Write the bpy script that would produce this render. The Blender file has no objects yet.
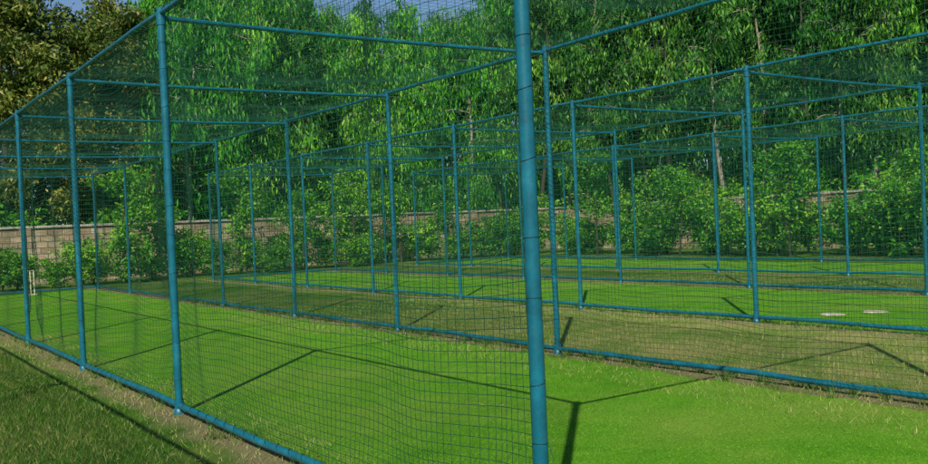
import bpy, math, numpy as np
from mathutils import Vector, Matrix
rng=np.random.default_rng(7)
scene=bpy.context.scene
scene.view_settings.view_transform='Standard'; scene.view_settings.look='None'; scene.view_settings.exposure=0
H=3.6; Y0=3.09; YF=[3.09]+[8.12+3.63*i for i in range(7)]; Y1=YF[-1]
# ---------------------------------------------------------------- helpers
def link(o,parent=None):
    scene.collection.objects.link(o)
    if parent: o.parent=parent
    return o
def empty(name):
    e=bpy.data.objects.new(name,None); e.empty_display_size=.3; return link(e)
def mk_mesh(name,V,F,mat=None,smooth=False,attr=None,mats=None,midx=None):
    V=np.asarray(V,dtype=np.float32); F=np.asarray(F,dtype=np.int32); k=F.shape[1]
    me=bpy.data.meshes.new(name); me.vertices.add(len(V)); me.vertices.foreach_set('co',V.ravel())
    me.loops.add(F.size); me.loops.foreach_set('vertex_index',F.ravel())
    me.polygons.add(len(F)); me.polygons.foreach_set('loop_start',np.arange(0,F.size,k,dtype=np.int32))
    try: me.polygons.foreach_set('loop_total',np.full(len(F),k,dtype=np.int32))
    except Exception: pass
    for m in (mats or ([mat] if mat else [])): me.materials.append(m)
    if midx is not None: me.polygons.foreach_set('material_index',np.asarray(midx,dtype=np.int32))
    me.polygons.foreach_set('use_smooth',np.full(len(F),smooth,dtype=bool) if np.isscalar(smooth) else np.asarray(smooth,dtype=bool))
    if attr is not None:
        a=me.attributes.new('rnd','FLOAT','FACE'); a.data.foreach_set('value',np.asarray(attr,dtype=np.float32))
    me.update(calc_edges=True); me.validate(); return me
def obj(name,me,parent=None,loc=(0,0,0),rot=(0,0,0),sc=(1,1,1)):
    o=bpy.data.objects.new(name,me); o.location=loc; o.rotation_euler=rot; o.scale=sc; return link(o,parent)
def threads(P,r,a,b,n=3):
    P=np.asarray(P); T,N,_=P.shape; a=np.array(a,float); b=np.array(b,float)
    ang=np.arange(n)*2*math.pi/n
    off=r*(np.cos(ang)[:,None]*a+np.sin(ang)[:,None]*b)
    V=(P[:,:,None,:]+off[None,None]).reshape(-1,3)
    t=np.arange(T)[:,None,None]; i=np.arange(N-1)[None,:,None]; k=np.arange(n)[None,None,:]
    base=(t*N+i)*n; k2=(k+1)%n
    F=np.stack([base+k,base+k2,base+n+k2,base+n+k],-1).reshape(-1,4)
    return V,F
def tube(P,R,n=8):
    P=np.asarray(P,float); N=len(P); R=np.broadcast_to(R,(N,)); V=[]
    d=np.gradient(P,axis=0); d/=np.linalg.norm(d,axis=1)[:,None]+1e-9
    ref=np.array([0,0,1.]) if abs(d[:,2]).mean()<.8 else np.array([1.,0,0])
    a=np.cross(d,ref); a/=np.linalg.norm(a,axis=1)[:,None]+1e-9; b=np.cross(d,a)
    ang=np.arange(n)*2*math.pi/n
    V=(P[:,None]+R[:,None,None]*(np.cos(ang)[None,:,None]*a[:,None]+np.sin(ang)[None,:,None]*b[:,None])).reshape(-1,3)
    i=np.arange(N-1)[:,None]; k=np.arange(n)[None]; k2=(k+1)%n
    F=np.stack([i*n+k,i*n+k2,(i+1)*n+k2,(i+1)*n+k],-1).reshape(-1,4)
    return V,F
def join(parts):
    Vs=[];Fs=[];o=0
    for V,F in parts: Vs.append(V);Fs.append(F+o);o+=len(V)
    return np.concatenate(Vs),np.concatenate(Fs)
def boxvf(x0,x1,y0,y1,z0,z1):
    V=np.array([[x,y,z] for z in (z0,z1) for y in (y0,y1) for x in (x0,x1)],float)
    F=np.array([[0,2,3,1],[4,5,7,6],[0,1,5,4],[2,6,7,3],[0,4,6,2],[1,3,7,5]]); return V,F
# ---------------------------------------------------------------- materials
def mat(name):
    m=bpy.data.materials.new(name); m.use_nodes=True; nt=m.node_tree
    return m,nt,nt.nodes,nt.links,nt.nodes['Principled BSDF']
def noise(n,l,vec,scale,detail=4,rough=.6):
    t=n.new('ShaderNodeTexNoise'); t.inputs['Scale'].default_value=scale; t.inputs['Detail'].default_value=detail
    t.inputs['Roughness'].default_value=rough
    if vec is not None: l.new(vec,t.inputs['Vector'])
    return t.outputs['Fac']
def ramp(n,l,f,stops):
    r=n.new('ShaderNodeValToRGB'); e=r.color_ramp.elements
    while len(e)<len(stops): e.new(.5)
    for x,(p,c) in zip(e,stops): x.position=p; x.color=(*c,1)
    l.new(f,r.inputs['Fac']); return r.outputs['Color']
def mix(n,l,f,a,b,mode='MIX'):
    m=n.new('ShaderNodeMix'); m.data_type='RGBA'; m.blend_type=mode
    if isinstance(f,(int,float)): m.inputs[0].default_value=f
    else: l.new(f,m.inputs[0])
    for s,v in ((6,a),(7,b)):
        if isinstance(v,tuple): m.inputs[s].default_value=(*v,1)
        else: l.new(v,m.inputs[s])
    return m.outputs[2]
def mathn(n,l,op,a,b=None,clamp=False):
    m=n.new('ShaderNodeMath'); m.operation=op; m.use_clamp=clamp
    for i,v in enumerate((a,b)):
        if v is None: continue
        if isinstance(v,(int,float)): m.inputs[i].default_value=v
        else: l.new(v,m.inputs[i])
    return m.outputs[0]
def paint_mat():
    m,nt,n,l,p=mat('teal_painted_steel'); tc=n.new('ShaderNodeTexCoord').outputs['Object']
    f=noise(n,l,tc,6,6,.7); c=ramp(n,l,f,[(.3,(.003,.085,.125)),(.55,(.005,.14,.20)),(.75,(.02,.21,.27))])
    f2=noise(n,l,tc,35,5,.7); rr=ramp(n,l,f2,[(.60,(0,0,0)),(.69,(1,1,1))])
    c=mix(n,l,rr,c,(.06,.06,.045)); l.new(c,p.inputs['Base Color']); p.inputs['Roughness'].default_value=.38
    b=n.new('ShaderNodeBump'); b.inputs['Strength'].default_value=.4; b.inputs['Distance'].default_value=.004; l.new(f2,b.inputs['Height']); l.new(b.outputs[0],p.inputs['Normal'])
    return m
PAINT=paint_mat()
def simple(name,col,rough=.7):
    m,nt,n,l,p=mat(name); tc=n.new('ShaderNodeTexCoord').outputs['Object']
    f=noise(n,l,tc,9,4); c=ramp(n,l,f,[(.3,tuple(x*.6 for x in col)),(.7,tuple(min(1,x*1.25) for x in col))])
    l.new(c,p.inputs['Base Color']); p.inputs['Roughness'].default_value=rough; return m
NET=simple('green_twine',(.002,.075,.038),.8); CORD=simple('lashing_cord',(.006,.07,.08),.6)
WOOD=simple('painted_stump',(.7,.6,.4),.5); WHITE=simple('worn_white_rubber',(.46,.43,.32),.8)
def leaf_mat(name,cols,tr=.3,var=.5):
    m,nt,n,l,p=mat(name)
    a=n.new('ShaderNodeAttribute'); a.attribute_name='rnd'
    oi=n.new('ShaderNodeObjectInfo')
    c=ramp(n,l,a.outputs['Fac'],[(i/(len(cols)-1),x) for i,x in enumerate(cols)])
    v=mathn(n,l,'MULTIPLY_ADD',oi.outputs['Random'],var); n[v.node.name].inputs[2].default_value=1-var/2
    h=n.new('ShaderNodeHueSaturation'); l.new(c,h.inputs['Color']); l.new(v,h.inputs['Value'])
    hh=mathn(n,l,'MULTIPLY_ADD',oi.outputs['Random'],-.03*var*2); n[hh.node.name].inputs[2].default_value=.5+.03*var; l.new(hh,h.inputs['Hue'])
    l.new(h.outputs[0],p.inputs['Base Color']); p.inputs['Roughness'].default_value=.5; p.inputs['Specular IOR Level'].default_value=.3
    t=n.new('ShaderNodeBsdfTranslucent'); l.new(h.outputs[0],t.inputs['Color'])
    ms=n.new('ShaderNodeMixShader'); ms.inputs[0].default_value=tr
    l.new(p.outputs[0],ms.inputs[1]); l.new(t.outputs[0],ms.inputs[2]); l.new(ms.outputs[0],n['Material Output'].inputs[0])
    return m
LEAF_A=leaf_mat('weeping_leaves',[(.008,.05,.005),(.03,.18,.012),(.11,.44,.025),(.34,.68,.07)],.25)
LEAF_B=leaf_mat('dark_broad_leaves',[(.01,.035,.005),(.035,.085,.01),(.13,.19,.025),(.50,.43,.08)],.2)
LEAF_C=leaf_mat('shrub_leaves',[(.02,.10,.008),(.07,.30,.015),(.19,.50,.03),(.42,.62,.08)],.3)
LEAF_D=leaf_mat('slender_tree_leaves',[(.006,.035,.004),(.020,.10,.01),(.07,.27,.02),(.26,.50,.06)],.25)
def bark_mat(name,c0,c1):
    m,nt,n,l,p=mat(name); tc=n.new('ShaderNodeTexCoord').outputs['Object']
    mp=n.new('ShaderNodeMapping'); mp.inputs['Scale'].default_value=(4,4,.8); l.new(tc,mp.inputs[0])
    f=noise(n,l,mp.outputs[0],3,6,.7); l.new(ramp(n,l,f,[(.35,c0),(.65,c1)]),p.inputs['Base Color']); p.inputs['Roughness'].default_value=.9; return m
BARK_A=bark_mat('pale_bark',(.12,.10,.07),(.42,.38,.3)); BARK_B=bark_mat('brown_bark',(.03,.022,.014),(.1,.075,.05))
# ground
def ground_mat(name,kind):
    m,nt,n,l,p=mat(name); g=n.new('ShaderNodeNewGeometry').outputs['Position']
    big=noise(n,l,g,.35,5,.6); mid=noise(n,l,g,2.2,6,.65); fine=noise(n,l,g,60,4,.75); vf=noise(n,l,g,240,2,.7)
    if kind=='turf':
        c=ramp(n,l,mid,[(.3,(.095,.33,.008)),(.5,(.135,.40,.014)),(.72,(.21,.46,.03))])
        c=mix(n,l,ramp(n,l,big,[(.47,(0,0,0)),(.72,(.7,.7,.7))]),c,(.32,.45,.07))
        c=mix(n,l,1.0,c,ramp(n,l,fine,[(.3,(.42,.42,.38)),(.7,(1.38,1.33,1.28))]),'MULTIPLY')
    else:
        gr=ramp(n,l,mid,[(.3,(.03,.105,.006)),(.55,(.065,.19,.01)),(.75,(.16,.26,.03))])
        so=ramp(n,l,fine,[(.3,(.18,.14,.07)),(.7,(.46,.37,.22))])
        s=n.new('ShaderNodeSeparateXYZ'); l.new(g,s.inputs[0])
        wob=mathn(n,l,'MULTIPLY',mathn(n,l,'SUBTRACT',noise(n,l,g,1.3,5,.7),.5),1.4)
        msk=None
        for w,wd in ((2.5,.26),(7.1,.4),(10.6,.3),(15.4,.4),(18.7,.3),(-.4,.25)):
            d=mathn(n,l,'ABSOLUTE',mathn(n,l,'ADD',mathn(n,l,'SUBTRACT',s.outputs[0],w),mathn(n,l,'MULTIPLY',wob,.5)))
            k=mathn(n,l,'SUBTRACT',1.0,mathn(n,l,'DIVIDE',d,wd),True)
            msk=k if msk is None else mathn(n,l,'MAXIMUM',msk,k)
        gate=mathn(n,l,'MULTIPLY',mathn(n,l,'LESS_THAN',s.outputs[1],31),mathn(n,l,'GREATER_THAN',s.outputs[1],-2))
        msk=mathn(n,l,'MULTIPLY',mathn(n,l,'MULTIPLY',msk,gate),1.6,True)
        fade=mathn(n,l,'SUBTRACT',1.0,mathn(n,l,'DIVIDE',mathn(n,l,'SUBTRACT',s.outputs[1],8),8),True)
        gap=mathn(n,l,'MULTIPLY',mathn(n,l,'MULTIPLY',mathn(n,l,'GREATER_THAN',s.outputs[0],7),mathn(n,l,'LESS_THAN',s.outputs[0],10.8)),fade)
        worn=ramp(n,l,noise(n,l,g,.9,6,.75),[(.40,(.05,.05,.05)),(.62,(.95,.95,.95))])
        patch=ramp(n,l,big,[(.42,(0,0,0)),(.58,(.75,.75,.75))])
        gr=mix(n,l,mathn(n,l,'MULTIPLY',gap,.7),gr,(.19,.34,.04))
        gm=mathn(n,l,'MAXIMUM',mathn(n,l,'MULTIPLY',patch,.35),mathn(n,l,'MULTIPLY',gap,worn),True)
        c=mix(n,l,gm,gr,(.46,.40,.15))
        c=mix(n,l,mathn(n,l,'MULTIPLY',msk,mathn(n,l,'ADD',fine,.3),True),c,so)
        c=mix(n,l,1.0,c,ramp(n,l,fine,[(.3,(.55,.55,.55)),(.7,(1.25,1.25,1.2))]),'MULTIPLY')
    l.new(c,p.inputs['Base Color']); p.inputs['Roughness'].default_value=.95; p.inputs['Specular IOR Level'].default_value=.15
    b=n.new('ShaderNodeBump'); b.inputs['Strength'].default_value=.8; b.inputs['Distance'].default_value=.015
    l.new(mathn(n,l,'ADD',fine,vf),b.inputs['Height']); l.new(b.outputs[0],p.inputs['Normal']); return m
G_R=ground_mat('rough_grass_ground','rough'); G_T=ground_mat('turf_lane','turf')
def sheet(name,x0,x1,y0,y1,z,m,parent=None,wob=0):
    if wob:
        ys=np.arange(y0,y1+.01,.15); L=x0+wob*(np.sin(ys*2.1)+np.sin(ys*5.3+1)+np.sin(ys*13))/3; R=x1+wob*(np.sin(ys*1.7+2)+np.sin(ys*6.1)+np.sin(ys*15))/3
        V=np.concatenate([np.stack([L,ys,0*ys+z],1),np.stack([R,ys,0*ys+z],1)]); N=len(ys); i=np.arange(N-1)
        F=np.stack([i,i+N,i+N+1,i+1],1)
    else: V=[[x0,y0,z],[x1,y0,z],[x1,y1,z],[x0,y1,z]];F=[[0,1,2,3]]
    return obj(name,mk_mesh(name,V,F,m),parent)
sheet('ground',-700,700,-700,700,0,G_R)
LANES=[(-5.0,-.55),(2.54,7.0),(10.7,15.3),(18.8,23.3)]
for a,b in LANES: sheet('turf_lane',a+.10,b-.2,-2.0,Y1+.3,.004,G_T,None,.08)
# ---------------------------------------------------------------- netting meshes
L=Y1-Y0
def warp(s,t,seed):
    r=np.random.default_rng(seed); out=0;ds=0;dt=0
    for _ in range(6):
        k=r.uniform(.6,6); k2=r.uniform(.3,2.5); ph=r.uniform(0,6.28,3)
        out=out+.05/np.sqrt(k)*np.sin(k*s+ph[0]+.6*np.sin(k2*t+ph[1]))
        kk=r.uniform(2,16); ds=ds+.10/kk*np.sin(kk*s+ph[2]+.8*k2*t)
        dt=dt+.026*np.sin(k*.8*s+ph[1]+t)
    return out,ds,dt
bays=np.array(YF)-Y0
def sag(s):
    i=np.clip(np.searchsorted(bays,s,side='right')-1,0,len(bays)-2); w=bays[i+1]-bays[i]; u=(s-bays[i])/w
    return 4*u*(1-u)
def wall_net(seed,SP,rh,rv):
    def P(s,t):
        out,ds,dt=warp(s,t,seed); e=np.minimum(1,np.minimum(t,H-t)/.5)
        hang=sag(s)*.10*np.sin(np.pi*t/H/2+.3)*np.minimum(1,(H-t)/.15+.3)
        e2=np.minimum(1,np.minimum(s,L-s)/.4)
        return np.stack([out*e*e2, s+ds*e2, np.clip(t-hang+dt*e*.7,.03,H)],-1)
    s=np.arange(0,L+.01,.2); t=np.arange(.08,H,SP); S,T=np.meshgrid(s,t)
    h=threads(P(S,T),rh,(1,0,0),(0,0,1))
    s=np.arange(0,L,SP); t=np.linspace(.04,H,16); S,T=np.meshgrid(s,t,indexing='ij')
    v=threads(P(S,T),rv,(1,0,0),(0,1,0))
    V,F=join([h,v]); return mk_mesh('wall_netting',V,F,NET)
def roof_net(W,seed,SP,r_):
    def P(x,s):
        out,ds,dt=warp(s,x,seed); e=np.minimum(1,np.minimum(x,W-x)/.4); e=np.maximum(e,0)
        z=-.13*sag(s)*np.sin(np.pi*x/W)+out*.4*e
        return np.stack([x+dt*e*.6,s+ds,z],-1)
    s=np.arange(0,L+.01,.25); x=np.arange(.02,W,SP); X,S=np.meshgrid(x,s,indexing='ij')
    h=threads(P(X,S),r_,(1,0,0),(0,0,1))
    s=np.arange(0,L,SP); x=np.linspace(0,W,16); S,X=np.meshgrid(s,x,indexing='ij')
    v=threads(P(X,S),r_,(0,1,0),(0,0,1))
    V,F=join([h,v]); return mk_mesh('roof_netting',V,F,NET)
def end_net(W,SP):
    x=np.linspace(0,W,16); t=np.arange(.05,H,SP); X,T=np.meshgrid(x,t); o,d1,d2=warp(X,T,5)
    h=threads(np.stack([X,o*.6,T+d2*.4-.04*np.sin(np.pi*X/W)],-1),.0013,(0,1,0),(0,0,1))
    x=np.arange(0,W,SP); t=np.linspace(.04,H,14); X,T=np.meshgrid(x,t,indexing='ij'); o,d1,d2=warp(X,T,5)
    v=threads(np.stack([X+d1,o*.6,T],-1),.0013,(0,1,0),(1,0,0))
    V,F=join([h,v]); return mk_mesh('end_netting',V,F,NET)
WN=[wall_net(11,.055,.0021,.0015),wall_net(23,.055,.0021,.0015)]; RN=roof_net(4.46,3,.07,.0013); EN=end_net(4.46,.07)
WF=wall_net(31,.09,.0018,.0018); RF=roof_net(4.46,5,.11,.0016)
# frame
def post_vf(x,y,r=.034):
    return [tube([[x,y,-.05],[x,y,H*.5],[x,y,H+.015]],r,14),tube([[x,y,H+.0151],[x,y,H+.02]],[r,.002],14),tube([[x,y,0],[x,y,.05],[x,y,.055]],[r*1.5,r*1.45,r],14)]
def helix(p0,p1,r,pitch,cr,phase=0):
    p0=np.array(p0,float);p1=np.array(p1,float);Ln=np.linalg.norm(p1-p0);N=int(Ln/pitch*10);t=np.linspace(0,1,N)
    d=(p1-p0)/Ln; a=np.cross(d,[1,0,0] if abs(d[0])<.9 else [0,0,1]);a/=np.linalg.norm(a);b=np.cross(d,a)
    an=t*Ln/pitch*6.283+phase+.5*np.sin(t*19)
    P=p0+t[:,None]*(p1-p0)+r*(np.cos(an)[:,None]*a+np.sin(an)[:,None]*b); return tube(P,cr,4)
for ci,(xa,xb) in enumerate(LANES):
    cage=empty('cricket_net_cage'); W=xb-xa
    posts=[];rails=[];cord=[];coup=[]
    for x in (xa,xb):
        for y in YF:
            posts+=post_vf(x,y)
            coup+=[tube([[x,y,H-.14],[x,y,H-.02]],.040,12),tube([[x,y,.05],[x,y,.13]],.041,12)]
            if ci==1:
                for z in np.arange(.35,H-.2,.3):
                    z+=rng.uniform(-.08,.08); an=np.linspace(0,6.6,14); sl=rng.uniform(-.012,.012); cord.append(tube(np.stack([x+.036*np.cos(an),y+.036*np.sin(an),z+.002*an+sl*np.cos(an)],1),.0018,4))
                    q=np.linspace(0,1,5); a0=rng.uniform(0,6.28); cord.append(tube(np.stack([x+np.cos(a0)*(.036+.02*q),y+np.sin(a0)*(.036+.02*q),z-.07*q**1.5],1),.0014,3))
        ys=np.linspace(Y0,Y1,60); wob=.008*np.sin(ys*1.3+x)+.004*np.sin(ys*3.7)
        rails.append(tube(np.stack([ys*0+x,ys,H-.03+wob],1),.023,12))
        rails.append(tube(np.stack([ys*0+x,ys,.075+wob],1),.027,12))
        if ci in (1,2):
            cord.append(helix([x,Y0,H-.03],[x,Y1,H-.03],.027,.22,.0025)); cord.append(helix([x,Y0,.075],[x,Y1,.075],.031,.2,.0025))
    for y in YF:
        xs=np.linspace(xa,xb,12); rails.append(tube(np.stack([xs,xs*0+y,H-.075-.02*np.sin((xs-xa)/W*math.pi)],1),.022,12))
    xs=np.linspace(xa,xb,3); rails.append(tube(np.stack([xs,xs*0+Y1,xs*0+.075],1),.025,12))
    for nm,pt,mm in (('posts',posts,PAINT),('rails',rails,PAINT),('couplers',coup,PAINT),('lashings',cord,CORD)):
        if pt: V,F=join(pt); obj(nm,mk_mesh(nm,V,F,mm,smooth=True),cage)
    far=ci in (2,3)
    obj('side_net_a',WF if far else WN[ci%2],cage,(xa+.03,Y0,0)); obj('side_net_b',WF if far else WN[(ci+1)%2],cage,(xb-.03,Y0,0))
    obj('roof_net',RF if far else RN,cage,(xa,Y0,H-.01),sc=(W/4.46,1,1)); obj('end_net',EN,cage,(xa,Y1-.03,0),sc=(W/4.46,1,1))
# stumps
st=empty('cricket_stumps'); st.location=(4.95,29.2,0)
pp=[]
for dx in (-.1,0,.1): pp.append(tube([[dx,0,.02],[dx,0,.68],[dx,0,.7],[dx,0,.715]],[.019,.019,.015,.004],10))
V,F=join(pp); obj('stumps',mk_mesh('stumps',V,F,WOOD,True),st)
V,F=join([tube([[-.1,0,.722],[-.06,0,.722],[-.04,0,.722],[0,0,.722]],[.006,.01,.006,.006],8),tube([[0.005,0,.722],[.05,0,.722],[.06,0,.722],[.1,0,.722]],[.006,.006,.01,.006],8)]); obj('bails',mk_mesh('bails',V,F,WOOD,True),st)
V,F=boxvf(-.16,.16,-.05,.05,.005,.03); obj('base',mk_mesh('base',V,F,WOOD),st)
for (x,y,a) in ((11.95,7.75,.3),(12.55,7.45,.5)):
    an=np.linspace(0,6.283,25)[:-1]; rr=.11*(1+.12*np.sin(3*an)+.06*np.sin(7*an))
    ring=np.stack([rr*np.cos(an),rr*1.5*np.sin(an)],1); N=24
    V=np.concatenate([np.c_[ring,np.full(N,.005)],np.c_[ring*.93,np.full(N,.022)],np.c_[ring*.02,np.full(N,.024)]])
    F=[[k*N+i,k*N+(i+1)%N,(k+1)*N+(i+1)%N,(k+1)*N+i] for k in range(2) for i in range(N)]
    obj('pitch_marker_pad',mk_mesh('pad',V,F,WHITE),None,(x,y,0.006),(0,0,a))
# ---------------------------------------------------------------- grass blades
def blades(N,h0,h1,w,lean,size=1.0,seed=1):
    r=np.random.default_rng(seed); x=r.uniform(0,size,N)-size/2; y=r.uniform(0,size,N)-size/2; h=r.uniform(h0,h1,N)
    an=r.uniform(0,6.283,N); ln=r.uniform(.1,lean,N)*h; la=r.uniform(0,6.283,N)
    c=np.stack([x,y,0*x],1); d=np.stack([np.cos(an),np.sin(an),0*an],1)*w
    tip=c+np.stack([np.cos(la)*ln,np.sin(la)*ln,h],1)
    V=np.stack([c-d,c+d,tip],1).reshape(-1,3); F=np.arange(3*N).reshape(-1,3); return V,F,r.uniform(0,1,N)
GM_T=leaf_mat('turf_blades',[(.07,.26,.006),(.14,.40,.012),(.28,.54,.05)],.3,.12)
GM_R=leaf_mat('grass_blades',[(.02,.08,.006),(.05,.18,.01),(.14,.27,.025),(.42,.37,.13)],.3,.2)
GM_S=leaf_mat('dry_grass_blades',[(.08,.22,.015),(.18,.34,.04),(.38,.42,.1),(.6,.52,.24)],.3,.2)
V,F,a=blades(2800,.005,.015,.002,1.2,1,1); MT=mk_mesh('turf_patch',V,F,GM_T,attr=a)
V,F,a=blades(2200,.02,.065,.0028,1.3,1,2); MR=mk_mesh('grass_patch',V,F,GM_R,attr=a)
V,F,a=blades(500,.02,.06,.0028,1.5,1,3); MS=mk_mesh('sparse_patch',V,F,GM_S,attr=a)
gp=empty('grass')
for X in np.arange(-.5,17.6,1):
    for Y in np.arange(3.0,17,1):
        if X>12 and Y<5: continue
        lane=any(p+.5<X+.01 and X<q-.5 for p,q in LANES)
        if lane and Y>12: continue
        edge=(not lane) and any(abs(X-w)<.75 for p,q in LANES for w in (p,q))
        me=MT if lane else (MS if (edge or X>7) else MR)
        obj('patch',me,gp,(X,Y,.003),(0,0,int(rng.integers(4))*math.pi/2),(1,1,rng.uniform(.8,1.2)))
tv=[];tf=[];ta=[];o=0
for k in range(420):
    x=rng.choice([2.54,7.0,7.0,10.7])+rng.normal()*.09; y=rng.uniform(3,22); n_=14
    V,F,a=blades(n_,.05,.15,.004,1.0,.10,k); tv.append(V+[x,y,0]); tf.append(F+o); ta.append(a*.8); o+=len(V)
obj('weed_tufts',mk_mesh('weed_tufts',np.concatenate(tv),np.concatenate(tf),GM_R,attr=np.concatenate(ta)))
N=1400; x=np.concatenate([rng.uniform(-.5,2.5,N//2),rng.uniform(2.5,14,N-N//2)]); y=rng.uniform(5.5,20,N); an=rng.uniform(0,6.28,N); z=rng.uniform(.018,.028,N); l_=rng.uniform(.012,.026,N)
c=np.stack([x,y,z],1); d=np.stack([np.cos(an),np.sin(an),rng.uniform(-.3,.3,N)],1)*l_[:,None]; s_=np.stack([-np.sin(an),np.cos(an),rng.uniform(-.3,.3,N)],1)*l_[:,None]*.35
V=np.stack([c-d,c+s_,c+d,c-s_],1).reshape(-1,3); obj('fallen_leaves',mk_mesh('fallen_leaves',V,np.arange(4*N).reshape(-1,4),leaf_mat('dead_leaf',[(.2,.12,.04),(.35,.25,.08),(.42,.36,.14)],.1,.1),attr=rng.random(N)))
# ---------------------------------------------------------------- compound wall
def brick():
    m,nt,n,l,p=mat('compound_brick'); g=n.new('ShaderNodeTexCoord').outputs['Object']
    s=n.new('ShaderNodeSeparateXYZ'); l.new(g,s.inputs[0]); cb=n.new('ShaderNodeCombineXYZ')
    l.new(mathn(n,l,'ADD',s.outputs[0],s.outputs[1]),cb.inputs[0]); l.new(s.outputs[2],cb.inputs[1])
    b=n.new('ShaderNodeTexBrick'); l.new(cb.outputs[0],b.inputs[0]); b.inputs['Scale'].default_value=1
    b.inputs['Color1'].default_value=(.38,.29,.18,1); b.inputs['Color2'].default_value=(.60,.50,.34,1); b.inputs['Mortar'].default_value=(.2,.17,.12,1)
    b.inputs['Brick Width'].default_value=.5; b.inputs['Row Height'].default_value=.22; b.inputs['Mortar Size'].default_value=.02
    f=noise(n,l,g,1.2,6,.7); c=mix(n,l,1.0,b.outputs[0],ramp(n,l,f,[(.3,(.45,.42,.38)),(.7,(1.15,1.1,1.05))]),'MULTIPLY')
    l.new(c,p.inputs['Base Color']); p.inputs['Roughness'].default_value=.95; return m
BR=brick(); CAP=simple('wall_coping',(.48,.44,.35),.9)
WH=2.05
w=empty('compound_wall')
pt=[boxvf(-40,31,36,36.22,-.1,WH),boxvf(30.78,31,-30,35.999,-.1,WH)]
V,F=join(pt); obj('masonry',mk_mesh('masonry',V,F,BR),w)
V,F=join([boxvf(-40,31.06,35.94,36.28,WH+.001,WH+.08),boxvf(30.72,31.06,-30,35.935,WH+.001,WH+.08)]); obj('coping',mk_mesh('coping',V,F,CAP),w)
pt=[boxvf(x-.2,x+.2,35.96,36.26,-.1,WH-.004) for x in np.arange(-38,30,4)]+[boxvf(30.74,31.04,y-.2,y+.2,-.1,WH-.004) for y in np.arange(-28,35,4)]
V,F=join(pt); obj('piers',mk_mesh('piers',V,F,BR),w)
# ---------------------------------------------------------------- vegetation
def leaves(C,D,ln,wd,r):
    n=len(C); D=D/np.linalg.norm(D,axis=1)[:,None]; Rn=r.normal(size=(n,3)); S=np.cross(D,Rn); S/=np.linalg.norm(S,axis=1)[:,None]+1e-6
    ln=ln[:,None]; wd=wd[:,None]
    V=np.stack([C,C+D*ln*.45+S*wd,C+D*ln,C+D*ln*.45-S*wd],1).reshape(-1,3); return V,np.arange(4*n).reshape(-1,4)
def tree(name,Ht,seed,nl,nleaf,spread,start,droop,lsize,lasp,lmat,bmat,tr=.13,clump=.45,multi=1,hang=.8):
    r=np.random.default_rng(seed); parts=[]; cl=[]
    for m in range(multi):
        t=np.linspace(0,1,12); a0=r.uniform(0,6.28); ln=r.uniform(.02,.06)*Ht*(1+2*(multi>1))
        tx=ln*t*math.cos(a0)+.02*Ht*np.sin(t*5+r.uniform(0,6)); ty=ln*t*math.sin(a0)+.02*Ht*np.sin(t*4+r.uniform(0,6)); tx-=tx[0];ty-=ty[0]
        hh=Ht*r.uniform(.8,1) if multi>1 else Ht
        P=np.stack([tx,ty,t*hh-.1*(t==0)],1); R=tr*(1-t)**.8*Ht/14+.012; parts.append(tube(P,R,8))
        for k in range(nl):
            u=start+(1-start)*((k+r.random())/nl)**.9; b=np.array([np.interp(u,t,tx),np.interp(u,t,ty),u*hh])
            az=r.uniform(0,6.28)+k*2.4; prof=math.sin(math.pi*min(1,(u-start)/(1-start)*.8+.2))**.6
            le=spread*r.uniform(.5,1.15)*prof+.3; q=np.linspace(0,1,6)
            up=r.uniform(.3,.9)*(1-.3*u); dz=le*(up*q-droop*q**2.2)
            LP=np.stack([b[0]+math.cos(az)*le*q+.05*le*np.sin(q*6),b[1]+math.sin(az)*le*q,b[2]+dz],1)
            parts.append(tube(LP,(tr*.35*(1-u*.6)*(1-q)+.012)*Ht/14,4))
            for qq in np.linspace(.3,1.0,max(4,int(le*2.2))):
                c=np.array([np.interp(qq,q,LP[:,j]) for j in range(3)]); c=c+r.normal(size=3)*[.3*clump,.3*clump,.2*clump]*1
                cl.append((c,clump*r.uniform(.5,1.25),r.random()))
                tw=c+r.normal(size=3)*[.8,.8,.5]*clump*1.6; parts.append(tube([c,(c+tw)/2+[0,0,.05],tw],[.012,.009,.005],3)); cl.append((tw,clump*r.uniform(.4,.9),r.random()))
    w_=np.array([c[1]**2 for c in cl]); idx=r.choice(len(cl),nleaf,p=w_/w_.sum())
    C0=np.array([c[0] for c in cl])[idx]; R0=np.array([c[1] for c in cl])[idx]; K0=np.array([c[2] for c in cl])[idx]
    off=r.normal(size=(nleaf,3))*R0[:,None]*.5; off[:,2]*=.7; off[:,2]-=hang*R0*np.abs(r.normal(size=nleaf))*.9
    C=C0+off; C[:,2]=np.maximum(C[:,2],.08)
    D=r.normal(size=(nleaf,3)); D[:,2]-=hang*2.2
    V,F=leaves(C,D,lsize*r.uniform(.6,1.3,nleaf),lsize*lasp*r.uniform(.7,1.2,nleaf),r)
    bark=join(parts); nb=len(bark[1]); V2,F2=join([bark,(V,F)])
    at=np.concatenate([np.zeros(nb),np.clip(.6*K0+.4*r.random(nleaf),0,1)]); mi=np.concatenate([np.zeros(nb),np.ones(nleaf)])
    return mk_mesh(name,V2,F2,attr=at,mats=[bmat,lmat],midx=mi,smooth=np.concatenate([np.ones(nb,bool),np.zeros(nleaf,bool)]))
TA=[tree('weeping_tree',13,100+i,30,12000,2.3,.2,.75,.34,.12,LEAF_A,BARK_A,.12,.5,hang=1.6) for i in range(3)]
TB=[tree('broadleaf_tree',13,200+i,32,15000,3.0,.2,.25,.24,.2,LEAF_B,BARK_B,.17,.5,hang=.4) for i in range(2)]
TC=[tree('slender_tree',14,300+i,26,5500,1.15,.3,.4,.30,.13,LEAF_D,BARK_A if i!=1 else BARK_B,.085,.34,hang=1.4) for i in range(3)]
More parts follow.
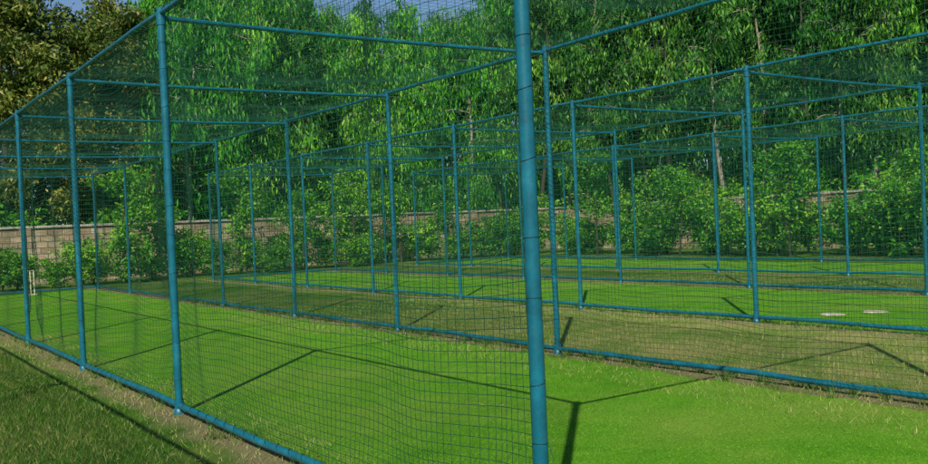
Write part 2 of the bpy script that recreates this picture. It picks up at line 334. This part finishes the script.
SH=[tree('shrub',2.3,400+i,8,2300,.75,.08,.15,.17,.28,LEAF_C,BARK_B,.16,.22,multi=4,hang=.3) for i in range(3)]
SA=[tree('sapling',3.8,500+i,14,2200,1.0,.35,.1,.17,.26,LEAF_C,BARK_B,.16,.28,hang=.3) for i in range(2)]
TH=math.radians(35.2); st_,ct_=math.sin(TH),math.cos(TH)
def skyline(X,Y):
    d=X*st_+Y*ct_; lt=X*ct_-Y*st_
    if d<5: return 14,0
    x=464+909*lt/d
    ty=np.interp(x,[-100,0,50,75,145,165,300,330,505,530,928],[-30,-50,-30,16,12,-40,-40,8,8,-60,-110])
    return float(np.clip(1.6+(242-.044*x-ty)/909*d,9,20)), x
belt=empty('tree_belt')
def plant(kinds,X,Y,hs=1.0):
    h,x=skyline(X,Y); h*=hs*rng.uniform(.93,1.03)
    me=kinds[rng.integers(len(kinds))]; base=14.0 if me in TC else 13.0; k=h/base
    obj('tree',me,belt,(X,Y,0),(0,0,rng.uniform(0,6.28)),(k*rng.uniform(.9,1.15),k*rng.uniform(.9,1.15),k))
for row,(dy,sp) in enumerate([(2.8,2.7),(6.2,3.0),(10.5,3.6)]):
    for X in np.arange(-8,34+dy,sp):
        X+=rng.uniform(-.7,.7); Y=36+dy+rng.uniform(-.9,.9)
        if X<Y*.31: plant(TB,X,Y)
        elif X<25: plant(TA if rng.random()<.85 else TC,X,Y)
        else: plant(TC+TA,X,Y)
    for Y in np.arange(-6,36,sp*(.5 if row==0 else .8)):
        Y+=rng.uniform(-.5,.5); X=31+dy*(.8)+rng.uniform(-.9,.9)
        plant(TC if row==0 else TC+TA,X,Y)
us=empty('undergrowth')
def ug(X,Y,a,b): obj('bush',SH[rng.integers(3)],us,(X,Y,0),(0,0,rng.uniform(0,6.28)),(1.6,1.6,rng.uniform(a,b)))
for X in np.arange(-10,34,2.0): ug(X,38+rng.uniform(-.3,3),.9,1.6)
for Y in np.arange(-6,37,1.8): ug(32.4+rng.uniform(-.2,3),Y,1.0,1.7)
for X in np.arange(-12,44,2.1): ug(X,48.5+rng.uniform(-.8,.8),1.7,2.4)   # back of the belt
for Y in np.arange(-6,48,2.3): ug(42+rng.uniform(-.8,.8),Y,1.6,2.3)
sb=empty('shrub_border')
def shrub(X,Y,lo=.6,hi=1.1):
    k=rng.uniform(lo,hi); obj('shrub',SH[rng.integers(3)],sb,(X,Y,0),(0,0,rng.uniform(0,6.28)),(k*1.15,k*1.15,k))
for X in np.arange(-4,27,.85): shrub(X+rng.uniform(-.3,.3),32.6+rng.uniform(-.6,1.6),.35 if X<17 else .5,.75 if X<17 else .95)
for Y in np.arange(-4,33,.7): shrub(26.6+rng.uniform(-1.0,2.2),Y+rng.uniform(-.3,.3),.4,.95)
for X,Y in ((8.6,32.6),(10.4,33.4),(13,33.2),(15.3,32.5),(17.5,32.6),(20,33),(22,32.4),(25.6,27),(25.4,22.5),(25.6,18),(25.5,13.5),(25.7,10),(27.5,25),(28,20.5),(28,15.5)):
    k=rng.uniform(.7,1.05); obj('young_tree',SA[rng.integers(2)],None,(X,Y,0),(0,0,rng.uniform(0,6.28)),(k,k,k))
# ---------------------------------------------------------------- light
sd=Vector((-2.7,-2.77,3.6)).normalized()
sun=bpy.data.lights.new('sun','SUN'); sun.energy=5.0; sun.angle=math.radians(.5); sun.color=(1,.95,.84)
so=bpy.data.objects.new('sun',sun); so.rotation_euler=(-sd).to_track_quat('-Z','Y').to_euler(); link(so)
w=bpy.data.worlds.new('World'); scene.world=w; w.use_nodes=True; nt=w.node_tree
sk=nt.nodes.new('ShaderNodeTexSky'); sk.sky_type='NISHITA'; sk.sun_disc=False
sk.sun_elevation=math.asin(sd.z); sk.sun_rotation=math.atan2(sd.x,sd.y)%(2*math.pi); sk.air_density=1.0; sk.dust_density=.1; sk.ozone_density=5
nt.links.new(sk.outputs[0],nt.nodes['Background'].inputs[0]); nt.nodes['Background'].inputs[1].default_value=.09
# ---------------------------------------------------------------- camera
cd=bpy.data.cameras.new('camera'); cd.sensor_width=36; cd.lens=35.3; cd.clip_end=2000; cd.clip_start=.05
co=bpy.data.objects.new('camera',cd); link(co)
p=math.radians(.65); r=math.radians(2.52)
f=Vector((st_*math.cos(p),ct_*math.cos(p),-math.sin(p))); right=Vector((ct_,-st_,0)); up=right.cross(f)
R2=right*math.cos(r)-up*math.sin(r); U2=up*math.cos(r)+right*math.sin(r)
M=Matrix((( R2.x,U2.x,-f.x,0),(R2.y,U2.y,-f.y,0),(R2.z,U2.z,-f.z,1.6),(0,0,0,1)))
co.matrix_world=M; scene.camera=co
